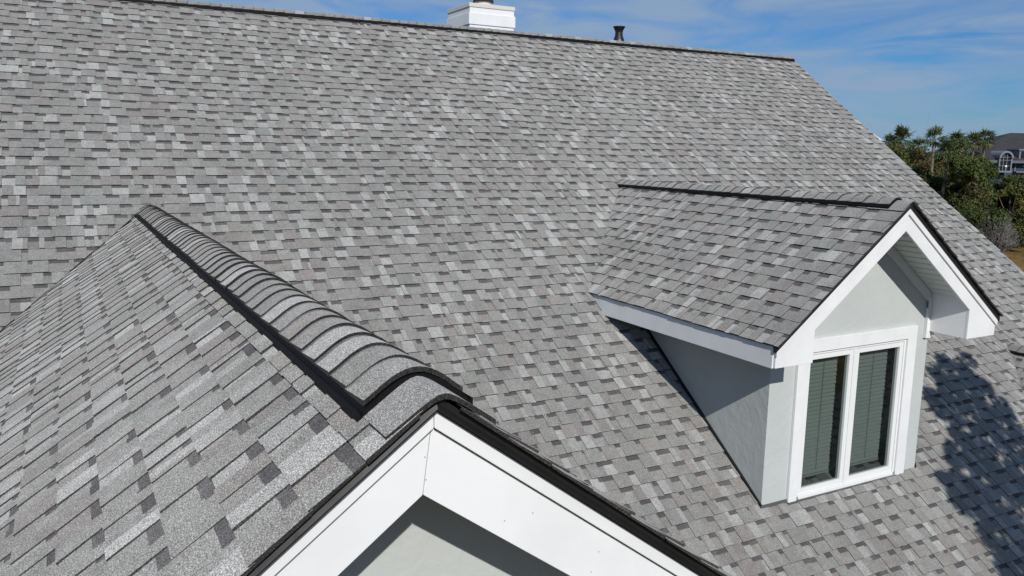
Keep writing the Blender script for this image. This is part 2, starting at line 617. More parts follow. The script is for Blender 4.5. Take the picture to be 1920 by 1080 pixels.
XG, ZG, YG, QG = -2.246, -2.23, -9.494, 0.742
YB = ZG / PM
def tilt(x, y, z):      # the wing's ridge rises slightly towards the front
    return (x, y, z + 0.074 * min(1.0, max(0.0, (y - YB) / (YG - YB))))
gable_wing(XG, ZG, YG, QG, 4.7, 31, tilt)
# rake boards, trim strips, drip edges and wall of the wing
OVG = 0.34
for s in (-1, 1):
    X = lambda a: XG + s * a
    hw = 4.75
    mb = MB()
    a0 = 0.0008
    mb.prism_y([(X(a0), ZG - 0.0055), (X(hw), ZG - 0.0055 - QG * hw), (X(hw), ZG - 0.146 - QG * (hw + s * 0.018)), (X(a0 - s * 0.018), ZG - 0.146)], YG + 0.004, YG + 0.026)
    for ax, az in (((0.014, -0.055), (0.012, -0.105)) if s < 0 else ((0.17, -0.115), (0.24, -0.06))) + ((0.42, -0.06), (0.40, -0.12), (0.78, -0.055), (0.80, -0.11), (1.2, -0.05), (1.22, -0.11)):
        n0 = len(mb.v)
        c = (X(ax), YG + 0.004, ZG + az - QG * ax)
        k = len(mb.v)
        for j in range(10):
            tt = j * math.pi / 5
            mb.v.append((c[0] + 0.0019 * math.cos(tt), c[1] - 0.0006, c[2] + 0.0019 * math.sin(tt)))
        mb.f.append(tuple(range(k, k + 10)))
        mb.c.append((1, 1, 1))
        mb.m.append(1)
    mb.build('rake_board', [M_WHITE, M_NAIL], house, bevel=0.0015)
    mb = MB()
    mb.prism_y([(X(a0), ZG + 0.036), (X(hw), ZG + 0.036 - QG * hw), (X(hw), ZG - 0.002 - QG * hw), (X(a0), ZG - 0.002)], YG - 0.012, YG + 0.0035)
    mb.build('rake_trim', M_WHITE, house, bevel=0.002)
    mb = MB()
    sh = 0.074
    mb.prism_y([(X(0), ZG + sh - 0.0045), (X(hw), ZG + sh - 0.0045 - QG * hw), (X(hw), ZG + 0.0375 - QG * hw), (X(0), ZG + 0.0375)], YG - 0.022, YG + 0.02)
    fl = lambda y, z0, z1: [(X(0), y, ZG + z0), (X(hw), y, ZG + z0 - QG * hw), (X(0), y, ZG + z1), (X(hw), y, ZG + z1 - QG * hw)]
    f0, f1 = fl(YG - 0.0215, 0.046, 0.056), fl(YG - 0.030, 0.040, 0.044)
    mb.hexa([f0[0], f0[1], f1[0], f1[1], f0[2], f0[3], f1[2], f1[3]])
    mb.build('drip_edge', M_BLACK, house)
mb = MB()
mb.prism_y([(XG, ZG + 0.0), (XG - 4.4, ZG - QG * 4.4), (XG - 4.4, GROUND), (XG + 4.4, GROUND), (XG + 4.4, ZG - QG * 4.4)], YG + OVG, YG + OVG + 0.15)
mb.box((XG - 4.4, YG + OVG + 0.15, GROUND), (XG - 4.25, -7.5, ZG - QG * 4.4))
mb.box((XG + 4.25, YG + OVG + 0.15, GROUND), (XG + 4.4, -7.5, ZG - QG * 4.4))
mb.build('gable_wall', M_SAGE, house)

mb = MB()     # added black strip for the dark slit where left slope meets main roof
va = Vector((XG, YB, ZG))
vd = Vector((-1, -QG / PM, -QG))
vs = Vector((QG, 0, 1)).normalized()
for i in range(24):
    t0, t1 = 0.10 + i * 0.18, 0.10 + (i + 1) * 0.18
    j = random.Random(i).uniform(-0.003, 0.003)
    p0, p1 = va + vd * t0, va + vd * t1
    wv = Vector((0.0045, -0.002, 0))
    up_ = Vector((0, 0, 0.017 + j))
    dn = Vector((0, 0, -0.02))
    mb.hexa([p0 - wv + dn, p0 + wv + dn, p1 - wv + dn, p1 + wv + dn, p0 - wv + up_, p0 + wv + up_, p1 - wv + up_, p1 + wv + up_])
mb.build('valley_dark_slit', M_FLASH, house, warp=tilt)
gable_wing(6.98, -3.905, -8.6, QG, 2.2, 61)
mb = MB()
mb.prism_y([(6.98, -3.95), (6.98 - 2.0, -3.95 - QG * 2.0), (6.98 - 2.0, GROUND), (6.98 + 2.0, GROUND), (6.98 + 2.0, -3.95 - QG * 2.0)], -8.3, -8.15)
mb.build('gable_wall', M_SAGE, house)

# ---- the dormer
XD, ZD, YD, YW, QD, WD = 3.038, -2.055, -6.695, -6.307, 0.757, 1.38
HD = math.hypot(1, QD)
YV = ZD / PM
rows = int(round(WD * HD / EXPO))
eD = WD * HD / rows
for s in (-1, 1):
    mb = MB()
    sd_ = 41 if s < 0 else 45
    rg = lambda v0, v1: (-0.042, (ZD - QD * v0 / HD) / PM - YD + 0.12)
    shingle_field(mb, (XD, YD, ZD + 0.014), (0, 1, 0), (s / HD, 0, -QD / HD), (s * QD / HD, 0, 1 / HD), rows, rg, sd_, light=0.17, e=eD, wide=1.1)
    if s > 0:
        mb.f = [f[::-1] for f in mb.f]
    mb.build('dormer_roof', M_SH, house, tint=True)
mb = MB()
t, d = 0.0, -0.022
hw = WD - 0.024
mb.prism_y([(XD, ZD + t), (XD - hw, ZD + t - QD * hw), (XD - hw, ZD + d - QD * hw), (XD, ZD + d), (XD + hw, ZD + d - QD * hw), (XD + hw, ZD + t - QD * hw)], YD + 0.004, YV + 0.1)
mb.build('dormer_roof_deck', M_DECK, house)
ridge_vent((XD, YV + 0.12, ZD + 0.014), (0, -1, 0), (1, 0, 0), QD, YV + 0.12 - YD - 0.10, 0.110, 51, house, starter=0.135, extra=0.02)
ZS = -1.208      # underside of the boxed eaves, below the dormer ridge
XI = 0.955
for s in (-1, 1):
    X = lambda a: XD + s * a
    mb = MB()
    mb.prism_y([(X(0.001), ZD - 0.042), (X(1.352), ZD - 0.042 - QD * 1.352), (X(1.352), ZD + ZS), (X(XI), ZD + ZS), (X(XI), ZD - 0.226 - QD * XI), (X(0.001), ZD - 0.226)], YD, YD + 0.022)
    mb.build('dormer_rake_board', M_WHITE, house, bevel=0.003)
    mb = MB()
    mb.prism_y([(X(0.001), ZD - 0.040), (X(1.358), ZD - 0.040 - QD * 1.358), (X(1.358), ZD - 0.092 - QD * 1.358), (X(0.001), ZD - 0.092)], YD - 0.016, YD - 0.0005)
    mb.build('dormer_rake_trim', M_WHITE, house, bevel=0.003)
    mb = MB()
    mb.prism_y([(X(0), ZD + 0.001), (X(1.375), ZD + 0.001 - QD * 1.375), (X(1.375), ZD - 0.0395 - QD * 1.375), (X(0), ZD - 0.0395)], YD - 0.022, YD + 0.0035)
    mb.build('dormer_drip_edge', M_BLACK, house)
    # eave return box between rake board and wall, then the soffit and fascia along the eave
    mb = MB()
    mb.prism_y([(X(1.34), ZD - 0.05 - QD * 1.34), (X(1.34), ZD + ZS + 0.002), (X(XI + 0.002), ZD + ZS + 0.002), (X(XI + 0.002), ZD - 0.05 - QD * XI)], YD + 0.0225, YW - 0.002)
    mb.build('dormer_eave_return', M_WHITE, house)
    mb = MB()
    a, b = sorted((X(1.34), X(0.987)))
    mb.box((a, YW + 0.001, ZD + ZS), (b, -4.0, ZD + ZS + 0.015))
    mb.build('dormer_soffit', M_SOFFIT, house)
    mb = MB()
    a, b = sorted((X(1.341), X(1.362)))
    mb.box((a, YD + 0.0225, ZD + ZS - 0.004), (b, -3.9, ZD + 0.002 - QD * 1.362))
    mb.build('dormer_fascia', M_WHITE, house, bevel=0.002)
    # sloping soffit of grooved vinyl planks under the rake
    mb = MB()
    npl = 14
    for i in range(npl):
        x0, x1 = XI * i / npl, XI * (i + 1) / npl - 0.008
        h0 = -0.118
        mb.prism_y([(X(x0), ZD + h0 - QD * x0), (X(x1), ZD + h0 - QD * x1), (X(x1), ZD + h0 - 0.012 - QD * x1), (X(x0), ZD + h0 - 0.012 - QD * x0 - 0.004)], YD + 0.0225, YW - 0.001)
    mb.prism_y([(X(0), ZD - 0.095), (X(XI), ZD - 0.095 - QD * XI), (X(XI), ZD - 0.112 - QD * XI), (X(0), ZD - 0.112)], YD + 0.0225, YW - 0.001, 1)
    mb.build('dormer_soffit', [M_SOFFIT, M_FLASH], house)
    # frieze board against the wall, ending in a plumb block
    mb = MB()
    mb.prism_y([(X(0), ZD - 0.136), (X(0.985), ZD - 0.136 - QD * 0.985), (X(0.985), ZD - 0.232 - QD * 0.985), (X(0), ZD - 0.232)], YW - 0.022, YW - 0.0015)
    mb.build('dormer_frieze', M_FRIEZE, house)
    mb = MB()
    a, b = sorted((X(0.915), X(0.988)))
    mb.box((a, YW - 0.03, ZD - 1.272), (b, YW - 0.0225, ZD - 0.90))
    mb.box((a, YW - 0.0225, ZD - 1.272), (b, YW - 0.0012, ZD - 0.99))
    mb.build('dormer_corner_block', M_WHITE, house)
# walls
WX = 0.985
ox0, ox1, oz0, oz1 = -0.60, 0.672, -2.62, -1.255      # window opening, from the dormer's ridge foot
zb = lambda y: PM * y
mb = MB()
wt = 0.12
base = zb(YW) - 0.15
top = lambda x: ZD - 0.09 - QD * abs(x)
mb.prism_y([(XD - WX, base), (XD + ox0, base), (XD + ox0, top(ox0)), (XD - WX, top(WX))], YW, YW + wt)
mb.prism_y([(XD + ox1, base), (XD + WX, base), (XD + WX, top(WX)), (XD + ox1, top(ox1))], YW, YW + wt)
mb.prism_y([(XD + ox0 + 0.0004, ZD + oz1), (XD + ox1 - 0.0004, ZD + oz1), (XD + ox1 - 0.0004, top(ox1)), (XD, top(0)), (XD + ox0 + 0.0004, top(ox0))], YW, YW + wt)
for s in (-1, 1):
    x0, x1 = sorted((XD + s * WX, XD + s * (WX - 0.12)))
    yb = (ZD + ZS) / PM + 0.3
    mb.prism_x([(YW + wt, base), (YW + wt, ZD + ZS + 0.05), (yb, ZD + ZS + 0.05), (yb, zb(yb) - 0.2)], x0, x1)
mb.build('dormer_wall', M_SAGE, house)
# flashing at the foot of the walls
for s in (-1, 1):
    mb = MB()
    x0, x1 = sorted((XD + s * (WX + 0.001), XD + s * (WX + 0.013)))
    yb = (ZD + ZS) / PM - 0.02
    mb.prism_x([(YW - 0.012, zb(YW) + 0.0), (YW - 0.012, zb(YW) + 0.03), (yb, zb(yb) + 0.042), (yb, zb(yb))], x0, x1)
    mb.build('dormer_flashing', M_FLASH, house)
mb = MB()
mb.box((XD - WX - 0.012, YW - 0.013, zb(YW) - 0.05), (XD + ox1 + 0.06, YW - 0.0005, zb(YW) + 0.022))
mb.box((XD - 0.7, YW - 0.034, zb(YW) - 0.05), (XD + ox1 + 0.02, YW - 0.0135, zb(YW) - 0.002))
mb.build('dormer_flashing', M_GREYFLASH, house)
# window: casing, frame, two sashes with panes and blinds
mb = MB()
cx0, cx1, cz0, cz1 = XD - 0.700, XD + 0.795, zb(YW) - 0.06, ZD - 1.140
mb.box((cx0, YW - 0.028, cz0), (XD + ox0 - 0.001, YW - 0.001, cz1))
mb.box((XD + ox1 + 0.001, YW - 0.028, cz0), (cx1, YW - 0.001, cz1))
mb.box((XD + ox0 - 0.0006, YW - 0.028, ZD + oz1 + 0.001), (XD + ox1 + 0.0006, YW - 0.001, cz1))
mb.build('window_casing', M_WHITE, house, bevel=0.003)
fx0, fx1, fz0, fz1 = XD + ox0 + 0.001, XD + ox1 - 0.001, ZD - 2.545, ZD + oz1 - 0.001
fw = 0.022
mb = MB()
ya, yb_ = YW - 0.012, YW + 0.085
mb.box((fx0, ya, fz0), (fx0 + fw, yb_, fz1))
mb.box((fx1 - fw, ya, fz0), (fx1, yb_, fz1))
mb.box((fx0 + fw + 0.0003, ya, fz1 - fw), (fx1 - fw - 0.0003, yb_, fz1))
mb.box((fx0 + fw + 0.0003, ya - 0.01, fz0), (fx1 - fw - 0.0003, yb_, fz0 + 0.03))
xm = XD + 0.006
mb.box((xm - 0.014, ya + 0.002, fz0 + 0.0303), (xm + 0.014, yb_, fz1 - fw - 0.0003))
window = mb.build('dormer_window', M_VINYL, house, bevel=0.003)
for k, (a, b) in enumerate(((fx0 + fw + 0.001, xm - 0.015), (xm + 0.015, fx1 - fw - 0.001))):
    z0, z1 = fz0 + 0.031, fz1 - fw - 0.001
    mb = MB()
    sw = 0.046
    y0, y1 = YW - 0.004, YW + 0.045
    mb.box((a, y0, z0), (a + sw, y1, z1))
    mb.box((b - sw, y0, z0), (b, y1, z1))
    mb.box((a + sw + 0.0003, y0, z1 - sw), (b - sw - 0.0003, y1, z1))
    mb.box((a + sw + 0.0003, y0, z0), (b - sw - 0.0003, y1, z0 + sw + 0.006))
    mb.build('sash', M_VINYL, window, bevel=0.003)
    mb = MB()
    mb.face([(a + sw - 0.004, YW + 0.02, z0 + sw), (b - sw + 0.004, YW + 0.02, z0 + sw), (b - sw + 0.004, YW + 0.02, z1 - sw + 0.004), (a + sw - 0.004, YW + 0.02, z1 - sw + 0.004)])
    mb.build('window_pane', M_GLASS, window)
    # dark inner lining of the reveal, right of the blind
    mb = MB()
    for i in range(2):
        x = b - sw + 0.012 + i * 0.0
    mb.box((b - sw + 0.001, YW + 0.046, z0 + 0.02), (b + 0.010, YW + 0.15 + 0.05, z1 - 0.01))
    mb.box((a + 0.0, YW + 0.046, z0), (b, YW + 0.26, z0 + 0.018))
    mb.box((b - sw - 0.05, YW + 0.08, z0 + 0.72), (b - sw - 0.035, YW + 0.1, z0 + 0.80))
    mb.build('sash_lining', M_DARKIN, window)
    mb = MB()
    rng = random.Random(70 + k)
    bx0, bx1 = a + 0.02, b - sw - 0.050
    yb0 = YW + 0.088
    z = z1 - 0.07
    zlow = z0 + 0.155
    i = 0
    sl = 0.036
    while z > zlow:
        dz = rng.uniform(-0.002, 0.002)
        sk = rng.uniform(-0.003, 0.003)
        # each slat tilts outwards and down, slightly cupped
        pr = [(0.0, 0.0), (-0.008, -0.014), (-0.011, -0.032), (-0.0095, -0.0325), (-0.0065, -0.014), (0.0015, 0.0)]
        mb.prism([(q[0], q[1]) for q in pr], lambda p, r: (bx0 + sk, yb0 + p, z + r + dz), lambda p, r: (bx1 + sk + rng.uniform(-0.001, 0.001), yb0 + p, z + r + dz * -1))
        z -= sl
        i += 1
    mb.box((bx0, yb0 - 0.014, z - 0.018), (bx1, yb0 + 0.004, z - 0.002))
    mb.box((bx0 - 0.008, yb0 - 0.014, z1 - 0.064), (bx1 + 0.008, yb0 + 0.016, z1 - 0.03))
    for fx in (0.16, 0.62):
        xx = bx0 + (bx1 - bx0) * fx
        mb.box((xx, yb0 - 0.0150, zlow), (xx + 0.003, yb0 - 0.0135, z1 - 0.065), 1)
    mb.build('window_blind', [M_BLIND, M_CORD], window)

# ---- chimney and vent pipe behind the ridge
cxa, cxb, cya = 2.752, 3.528, 0.9
cyb = cya + 0.82
mb = MB()
mb.box((cxa, cya, -1.6), (cxb, cyb, 0.470))
chim = mb.build('chimney', M_WHITE, house, bevel=0.004)
mb = MB()
o = 0.016
for (a, b) in (((cxa - o, cya - o, 0.215), (cxb + o, cya - 0.0005, 0.385)), ((cxa - o, cyb + 0.0005, 0.215), (cxb + o, cyb + o, 0.385)),
               ((cxa - o, cya - 0.0002, 0.215), (cxa - 0.0005, cyb + 0.0002, 0.385)), ((cxb + 0.0005, cya - 0.0002, 0.215), (cxb + o, cyb + 0.0002, 0.385))):
    mb.box(a, b)
mb.build('chimney_band', M_WHITE, chim, bevel=0.003)
mb = MB()
mb.box((cxa - 0.012, cya - 0.012, 0.4705), (cxb + 0.012, cyb + 0.012, 0.532))
mb.build('chimney_cap', M_CREAM, chim, bevel=0.006)
mb = MB()
pc = ((cxa + cxb) / 2 + 0.02, cya + 0.36, 0.5325)
mb.lathe(pc, [(0.145, 0), (0.143, 0.05), (0.135, 0.06), (0.135, 0.085)], 28)
mb.build('chimney_flue', M_CREAM, chim, smooth=False)
mb = MB()
mb.lathe((pc[0], pc[1], pc[2] + 0.0855), [(0.165, 0), (0.17, 0.012), (0.16, 0.03), (0.15, 0.10), (0.19, 0.11), (0.05, 0.17)], 28)
mb.build('flue_cowl', base_mat('dark_bronze', (0.03, 0.024, 0.02), 0.5)[0], chim)
mb = MB()
mb.lathe((5.167, 0.35, -0.32), [(0.075, 0), (0.075, 0.36)], 24)
mb.lathe((5.167, 0.35, 0.04), [(0.094, 0), (0.096, 0.03), (0.088, 0.06), (0.064, 0.12), (0.06, 0.17), (0.066, 0.20), (0.09, 0.248), (0.1, 0.252), (0.1, 0.264), (0.09, 0.267)], 24)
mb.build('vent_pipe', M_BLACK, house)

# ------------------------------------------------------------------ ground
mb = MB()
n = 40
S = 3000
xs = [-S + 2 * S * i / n for i in range(n + 1)]
mb.face([(-S, -S, GROUND), (S, -S, GROUND), (S, S, GROUND), (-S, S, GROUND)])
tag(mb.build('ground', M_GROUND), kind='structure')

# ------------------------------------------------------------------ foliage
def leaf_arrays(rng, centers, radii, per, size, cols, flat=0.75, jit=0.35):
    """many small leaf quads spread through clumps; returns verts, faces, colours"""
    V, F, C = [], [], []
    k = 0
    for (c, r, col) in zip(centers, radii, cols):
        n = per
        d = rng.normal(size=(n, 3))
        d /= np.linalg.norm(d, axis=1)[:, None]
        rad = r * rng.uniform(0.25, 1.0, n) ** 0.6
        p = np.array(c) + d * rad[:, None] * np.array([1, 1, flat])
        a = rng.normal(size=(n, 3))
        a /= np.linalg.norm(a, axis=1)[:, None]
        b = np.cross(a, rng.normal(size=(n, 3)))
        b /= np.linalg.norm(b, axis=1)[:, None] + 1e-9
        s = size * rng.uniform(0.6, 1.35, n)[:, None]
        q = np.stack([p - a * s, p - b * s * 0.45, p + a * s, p + b * s * 0.45], 1)
        V.append(q.reshape(-1, 3))
        F.append(np.arange(n * 4).reshape(n, 4) + k)
        k += n * 4
        C.append(np.clip(np.array(col)[None] * (1 + rng.uniform(-jit, jit, (n, 1))) * (1 + rng.uniform(-0.1, 0.1, (n, 3))), 0.003, 1))
    return np.concatenate(V), np.concatenate(F), np.concatenate(C)

def leaf_mesh(name, V, F, C):
    me = bpy.data.meshes.new(name)
    me.from_pydata(V.tolist(), [], F.tolist())
    me.materials.append(M_LEAF)
    at_ = me.color_attributes.new('tint', 'FLOAT_COLOR', 'CORNER')
    c = np.ones((len(F), 4), np.float32)
    c[:, :3] = C
    at_.data.foreach_set('color', np.repeat(c, F.shape[1], axis=0).ravel())
    return me

def link_mesh(name, me, parent=None):
    o = bpy.data.objects.new(name, me)
    COL.objects.link(o)
    o.parent = parent
    return o

OLIVE = [(0.066, 0.086, 0.022), (0.078, 0.096, 0.028), (0.054, 0.074, 0.020)]
DARK = [(0.034, 0.056, 0.016), (0.042, 0.066, 0.020), (0.028, 0.047, 0.015)]
RUST = [(0.088, 0.076, 0.030), (0.080, 0.080, 0.028), (0.098, 0.078, 0.032)]
BROWN = [(0.078, 0.074, 0.040), (0.070, 0.072, 0.034), (0.058, 0.066, 0.028)]
GREYT = [(0.17, 0.155, 0.15), (0.14, 0.13, 0.125), (0.20, 0.185, 0.175)]

def crown_data(seed, height, width, pal, clumps=30, per=260, size=0.11):
    rng = np.random.default_rng(seed)
    cs, rs, co = [], [], []
    for i in range(clumps):
        th = rng.uniform(0, 2 * math.pi)
        zf = rng.uniform(0.15, 1.0)
        rr = width * 0.5 * math.sqrt(max(0.05, 1 - (zf * 1.05 - 0.45) ** 2 / 0.42)) * rng.uniform(0.35, 1.0)
        r = width * rng.uniform(0.10, 0.20)
        cs.append((rr * math.cos(th), rr * math.sin(th), zf * (height - r)))
        rs.append(r)
        co.append(pal[rng.integers(len(pal))])
    return leaf_arrays(rng, cs, rs, per, size, co)

def trunk_mb(seed, height, r=0.14):
    rng = random.Random(seed)
    mb = MB()
    top = (rng.uniform(-.3, .3), rng.uniform(-.3, .3), height * 0.75)
    mb.tube([(0, 0, -0.3), (rng.uniform(-.1, .1), rng.uniform(-.1, .1), height * 0.35), top], [r, r * 0.75, r * 0.3])
    for i in range(5):
        a = rng.uniform(0, 6.28)
        h0 = height * rng.uniform(0.3, 0.55)
        l = height * rng.uniform(0.2, 0.35)
        mb.tube([(0, 0, h0), (l * 0.5 * math.cos(a), l * 0.5 * math.sin(a), h0 + l * 0.4), (l * math.cos(a), l * math.sin(a), h0 + l)], [r * 0.5, r * 0.35, r * 0.12])
    return mb

def tree_at(name, label, cat, px, ptop, depth, wpx, pal, seed, group=None, clumps=30, per=260, size=0.11):
    top = at(px, ptop, depth)
    h = top[2] - GROUND
    w = wpx * depth / FPX
    root = thing(name, label, cat, (top[0], top[1], GROUND), group)
    V, F, C = crown_data(seed, h, w, pal, clumps, per, size)
    link_mesh('crown', leaf_mesh('crown', V, F, C), root)
    t = trunk_mb(seed, h).build('trunk', M_BARK)
    t.parent = root
    return root

# the wood beyond the marsh that reads as one mass
rng = np.random.default_rng(5)
cs, rs, co = [], [], []
def fill(x0, x1, ytop, ybot, depth, n, pals, r=(0.5, 1.0)):
    for i in range(n):
        px = rng.uniform(x0, x1)
        f = rng.random()
        tp = np.interp(px, [p[0] for p in ytop], [p[1] for p in ytop])
        py = tp + 5 + (ybot - tp) * f ** 1.2
        d = depth + rng.uniform(-2.5, 2.5) - f * 3
        cs.append(at(px, py, d))
        rs.append(rng.uniform(*r))
        pal = pals[rng.integers(len(pals))]
        co.append(pal[rng.integers(len(pal))])
fill(1600, 2250, [(1600, 266), (1655, 268), (1700, 276), (1760, 286), (1830, 292), (1940, 290), (2250, 285)], 330, 92, 170, [DARK, OLIVE, OLIVE], (0.7, 1.3))
fill(1640, 1850, [(1640, 276), (1690, 272), (1740, 284), (1790, 306), (1850, 318)], 380, 66, 150, [OLIVE, OLIVE, RUST, DARK], (0.5, 1.0))
fill(1788, 1862, [(1788, 290), (1815, 294), (1862, 306)], 330, 57, 42, [DARK, OLIVE, OLIVE], (0.35, 0.65))
fill(1820, 2150, [(1820, 325), (1870, 332), (1960, 333), (2150, 328)], 455, 68, 210, [OLIVE, DARK, OLIVE, BROWN], (0.5, 1.0))
fill(1720, 1880, [(1720, 330), (1780, 345), (1840, 372), (1880, 400)], 455, 63, 120, [DARK, OLIVE, BROWN, DARK], (0.45, 0.9))
V, F, C = leaf_arrays(rng, cs, rs, 300, 0.105, co)
tag(link_mesh('woodland', leaf_mesh('woodland', V, F, C)), label='dense mixed green and brown woodland behind the roof', cat='woodland', kind='stuff')

tree_at('evergreen_oak', 'rounded dark green tree just right of the sloping roof edge', 'tree', 1752, 318, 60, 75, DARK, 81)
tree_at('evergreen_oak', 'olive crowned tree with rusty tips nearest the palms behind the roof edge', 'tree', 1700, 282, 62, 80, OLIVE + RUST[:1], 82)
tree_at('broadleaf_tree', 'brownish half bare tree in the middle of the wood', 'tree', 1820, 322, 61, 85, BROWN + RUST[:1], 83, per=180)
tree_at('broadleaf_tree', 'yellowish olive tree at the right edge below the blue house', 'tree', 1902, 327, 64, 70, [(0.10, 0.10, 0.026), (0.08, 0.09, 0.022), (0.06, 0.075, 0.02)], 84)
tree_at('broadleaf_tree', 'dark green bushy tree under the arched window of the blue house', 'tree', 1856, 330, 66, 60, DARK + OLIVE[:1], 85)
# bare grey shrub
bare_top = at(1869, 398, 59)
root = thing('bare_shrub', 'bare silvery grey shrub in front of the dark wood', 'shrub', (bare_top[0], bare_top[1], GROUND))
rr = random.Random(9)
mb = MB()
hb_ = bare_top[2] - GROUND
for i in range(150):
    a = rr.uniform(0, 6.28)
    sp = rr.uniform(0.2, 1.0) ** 0.6 * 1.75
    h = hb_ * math.sqrt(max(0.08, 1 - (sp / 1.9) ** 2)) * rr.uniform(0.75, 1.0)
    e_ = Vector((sp * math.cos(a), sp * math.sin(a), h))
    p0 = Vector((0.25 * math.cos(a), 0.25 * math.sin(a), -0.1))
    mid = p0.lerp(e_, 0.5) + Vector((rr.uniform(-.25, .25), rr.uniform(-.25, .25), rr.uniform(-.1, .35)))
    mb.tube([p0, mid, e_], [0.035, 0.022, 0.008], 4)
    for j in range(7):
        s0 = mid.lerp(e_, rr.random())
        mb.tube([s0, s0 + Vector((rr.uniform(-.35, .35), rr.uniform(-.35, .35), rr.uniform(0.0, .4)))], [0.014, 0.006], 3)
br = mb.build('branches', paint_mat('bare_twigs', (0.17, 0.16, 0.155), 0.9, 0.2))
br.parent = root

# ---- palms
def palm_crown(seed, r=1.0):
    rng = random.Random(seed)
    V, F, C = [], [], []
    for i in range(40):
        az = rng.uniform(0, 6.28)
        el = R(rng.uniform(-42, 85))
        L_ = r * rng.uniform(0.5, 0.72) * (1 if el > -0.3 else 0.85)
        d = Vector((math.cos(az) * math.cos(el), math.sin(az) * math.cos(el), math.sin(el)))
        side = d.cross(Vector((0, 0, 1))).normalized()
        nrm = side.cross(d)
        hub = d * L_ * 0.6 + Vector((0, 0, -0.03 * r))
        g = rng.uniform(0.65, 1.25)
        col = (0.080 * g, 0.105 * g, 0.036 * g) if el > -0.4 else (0.15 * g, 0.115 * g, 0.055 * g)
        k = len(V)
        V += [tuple(side * 0.012 * r), tuple(-side * 0.012 * r), tuple(hub - side * 0.012 * r), tuple(hub + side * 0.012 * r)]
        F.append((k, k + 1, k + 2, k + 3))
        C.append((0.09, 0.10, 0.04))
        nb = 9
        for b in range(nb):
            t = (b / (nb - 1) - 0.5) * R(165) + rng.uniform(-0.08, 0.08)
            dr = d * math.cos(t) + side * math.sin(t)
            fl = L_ * 0.85 * (0.55 + 0.45 * math.cos(t)) * rng.uniform(0.8, 1.15)
            w = side * math.cos(t) - d * math.sin(t)
            tip = hub + dr * fl + nrm * (-0.08 * r * abs(math.sin(t))) + Vector((0, 0, -0.10 * r * rng.uniform(0.3, 1.6)))
            mid = hub + dr * fl * 0.5 + nrm * rng.uniform(-0.02, 0.03)
            ww = 0.034 * r
            k = len(V)
            V += [tuple(hub), tuple(mid + w * ww), tuple(tip), tuple(mid - w * ww)]
            F.append((k, k + 1, k + 2, k + 3))
            j = rng.uniform(0.75, 1.25)
            C.append(tuple(q * j for q in col))
    return np.array(V), np.array(F), np.array(C)

palm_meshes = [leaf_mesh('palm_crown', *palm_crown(100 + i)) for i in range(3)]
PALMS = [
    (1690, 262, 78, 21, 'palm with the highest crown of the pair at the roof edge', 0),
    (1671, 270, 80, 17, 'partly hidden dark palm touching the sloping roof edge', 1),
    (1722, 274, 76, 14, 'smallest palm, low between the roof edge and the tall slender palm', 2),
    (1752, 260, 62, 18, 'tall slender palm with a pale bare trunk standing alone', 0),
    (1777, 286, 59, 22, 'palm with a bare trunk and the lowest broad crown, right of the lone palm', 1),
    (1793, 268, 70, 19, 'palm rising just behind the low broad crowned palm', 2),
    (1802, 283, 66, 18, 'palm with hanging dry fronds beside the dark roof of the blue house', 0),
    (1826, 268, 78, 17, 'left palm of the two rising above the dark hipped roof', 1),
    (1847, 263, 79, 18, 'right palm of the two rising above the dark hipped roof', 2),
]
for i, (px, py, dep, rpx, lab, k) in enumerate(PALMS):
    c = at(px, py, dep)
    root = thing('palm_tree', lab, 'palm tree', (c[0], c[1], GROUND), 'palms beyond the roof')
    cr = link_mesh('crown', palm_meshes[k], root)
    s = rpx * 1.7 * dep / FPX
    cr.location = (0, 0, c[2] - GROUND)
    cr.scale = (s, s, s)
    cr.rotation_euler = (0, 0, i * 1.3)
    mb = MB()
    hh = c[2] - GROUND
    lean = (0.35 if i % 2 else -0.3)
    mb.tube([(lean * 0.8, 0.1, -0.2), (lean * 0.5, 0.05, hh * 0.4), (lean * 0.1, 0, hh * 0.8), (0, 0, hh)], [0.15, 0.115, 0.10, 0.11], 9)
    t = mb.build('trunk', paint_mat('palm_bark_%d' % i, (0.20, 0.17, 0.125), 0.9, 0.25, 5, 0.4))
    t.parent = root

# ---- blue house with the dark hipped roof
DH = 80.0
def frame(px, py, depth):
    return at(px, py, depth)
hR = np.array([RT[0], RT[1], 0]); hR /= np.linalg.norm(hR)
hF = np.array([FW[0], FW[1], 0]); hF /= np.linalg.norm(hF)
corner = frame(1832, 297, DH)         # eave level at the left front corner
zE = corner[2]
K = DH / 60.0
mpx = DH / FPX / K
bh = thing('blue_house', 'blue house with dark hipped roof and arched window beyond the trees', 'house', (corner[0], corner[1], GROUND))
Hp = lambda u, d, z: (corner[0] + (hR[0] * u + hF[0] * d) * K, corner[1] + (hR[1] * u + hF[1] * d) * K, zE + (z - zE) * K)
WIDE, DEEP = 16.0, 9.0
M_BLUE = paint_mat('blue_siding', (0.026, 0.05, 0.075), 0.7, 0.2, 1.0)
M_DROOF = paint_mat('dark_roof', (0.040, 0.040, 0.044), 0.95, 0.2, 1.5, 0.3)
M_TRIMG = paint_mat('pale_grey_trim', (0.17, 0.19, 0.225), 0.6, 0.05)
M_DWIN = base_mat('dark_window', (0.01, 0.012, 0.016), 0.1, 0.6)[0]
def hbox(mb, u0, u1, d0, d1, z0, z1, mi=0):
    mb.hexa([Hp(u, d, z) for z in (z0, z1) for d in (d0, d1) for u in (u0, u1)], mi)
mb = MB()
hbox(mb, 0.3, WIDE, 0.3, DEEP, zE + (GROUND - zE) / K, zE - 0.05)
wall = mb.build('wall', M_BLUE, bh)
rz = zE + 2.0
mb = MB()
e0 = (-1.1, -0.2)
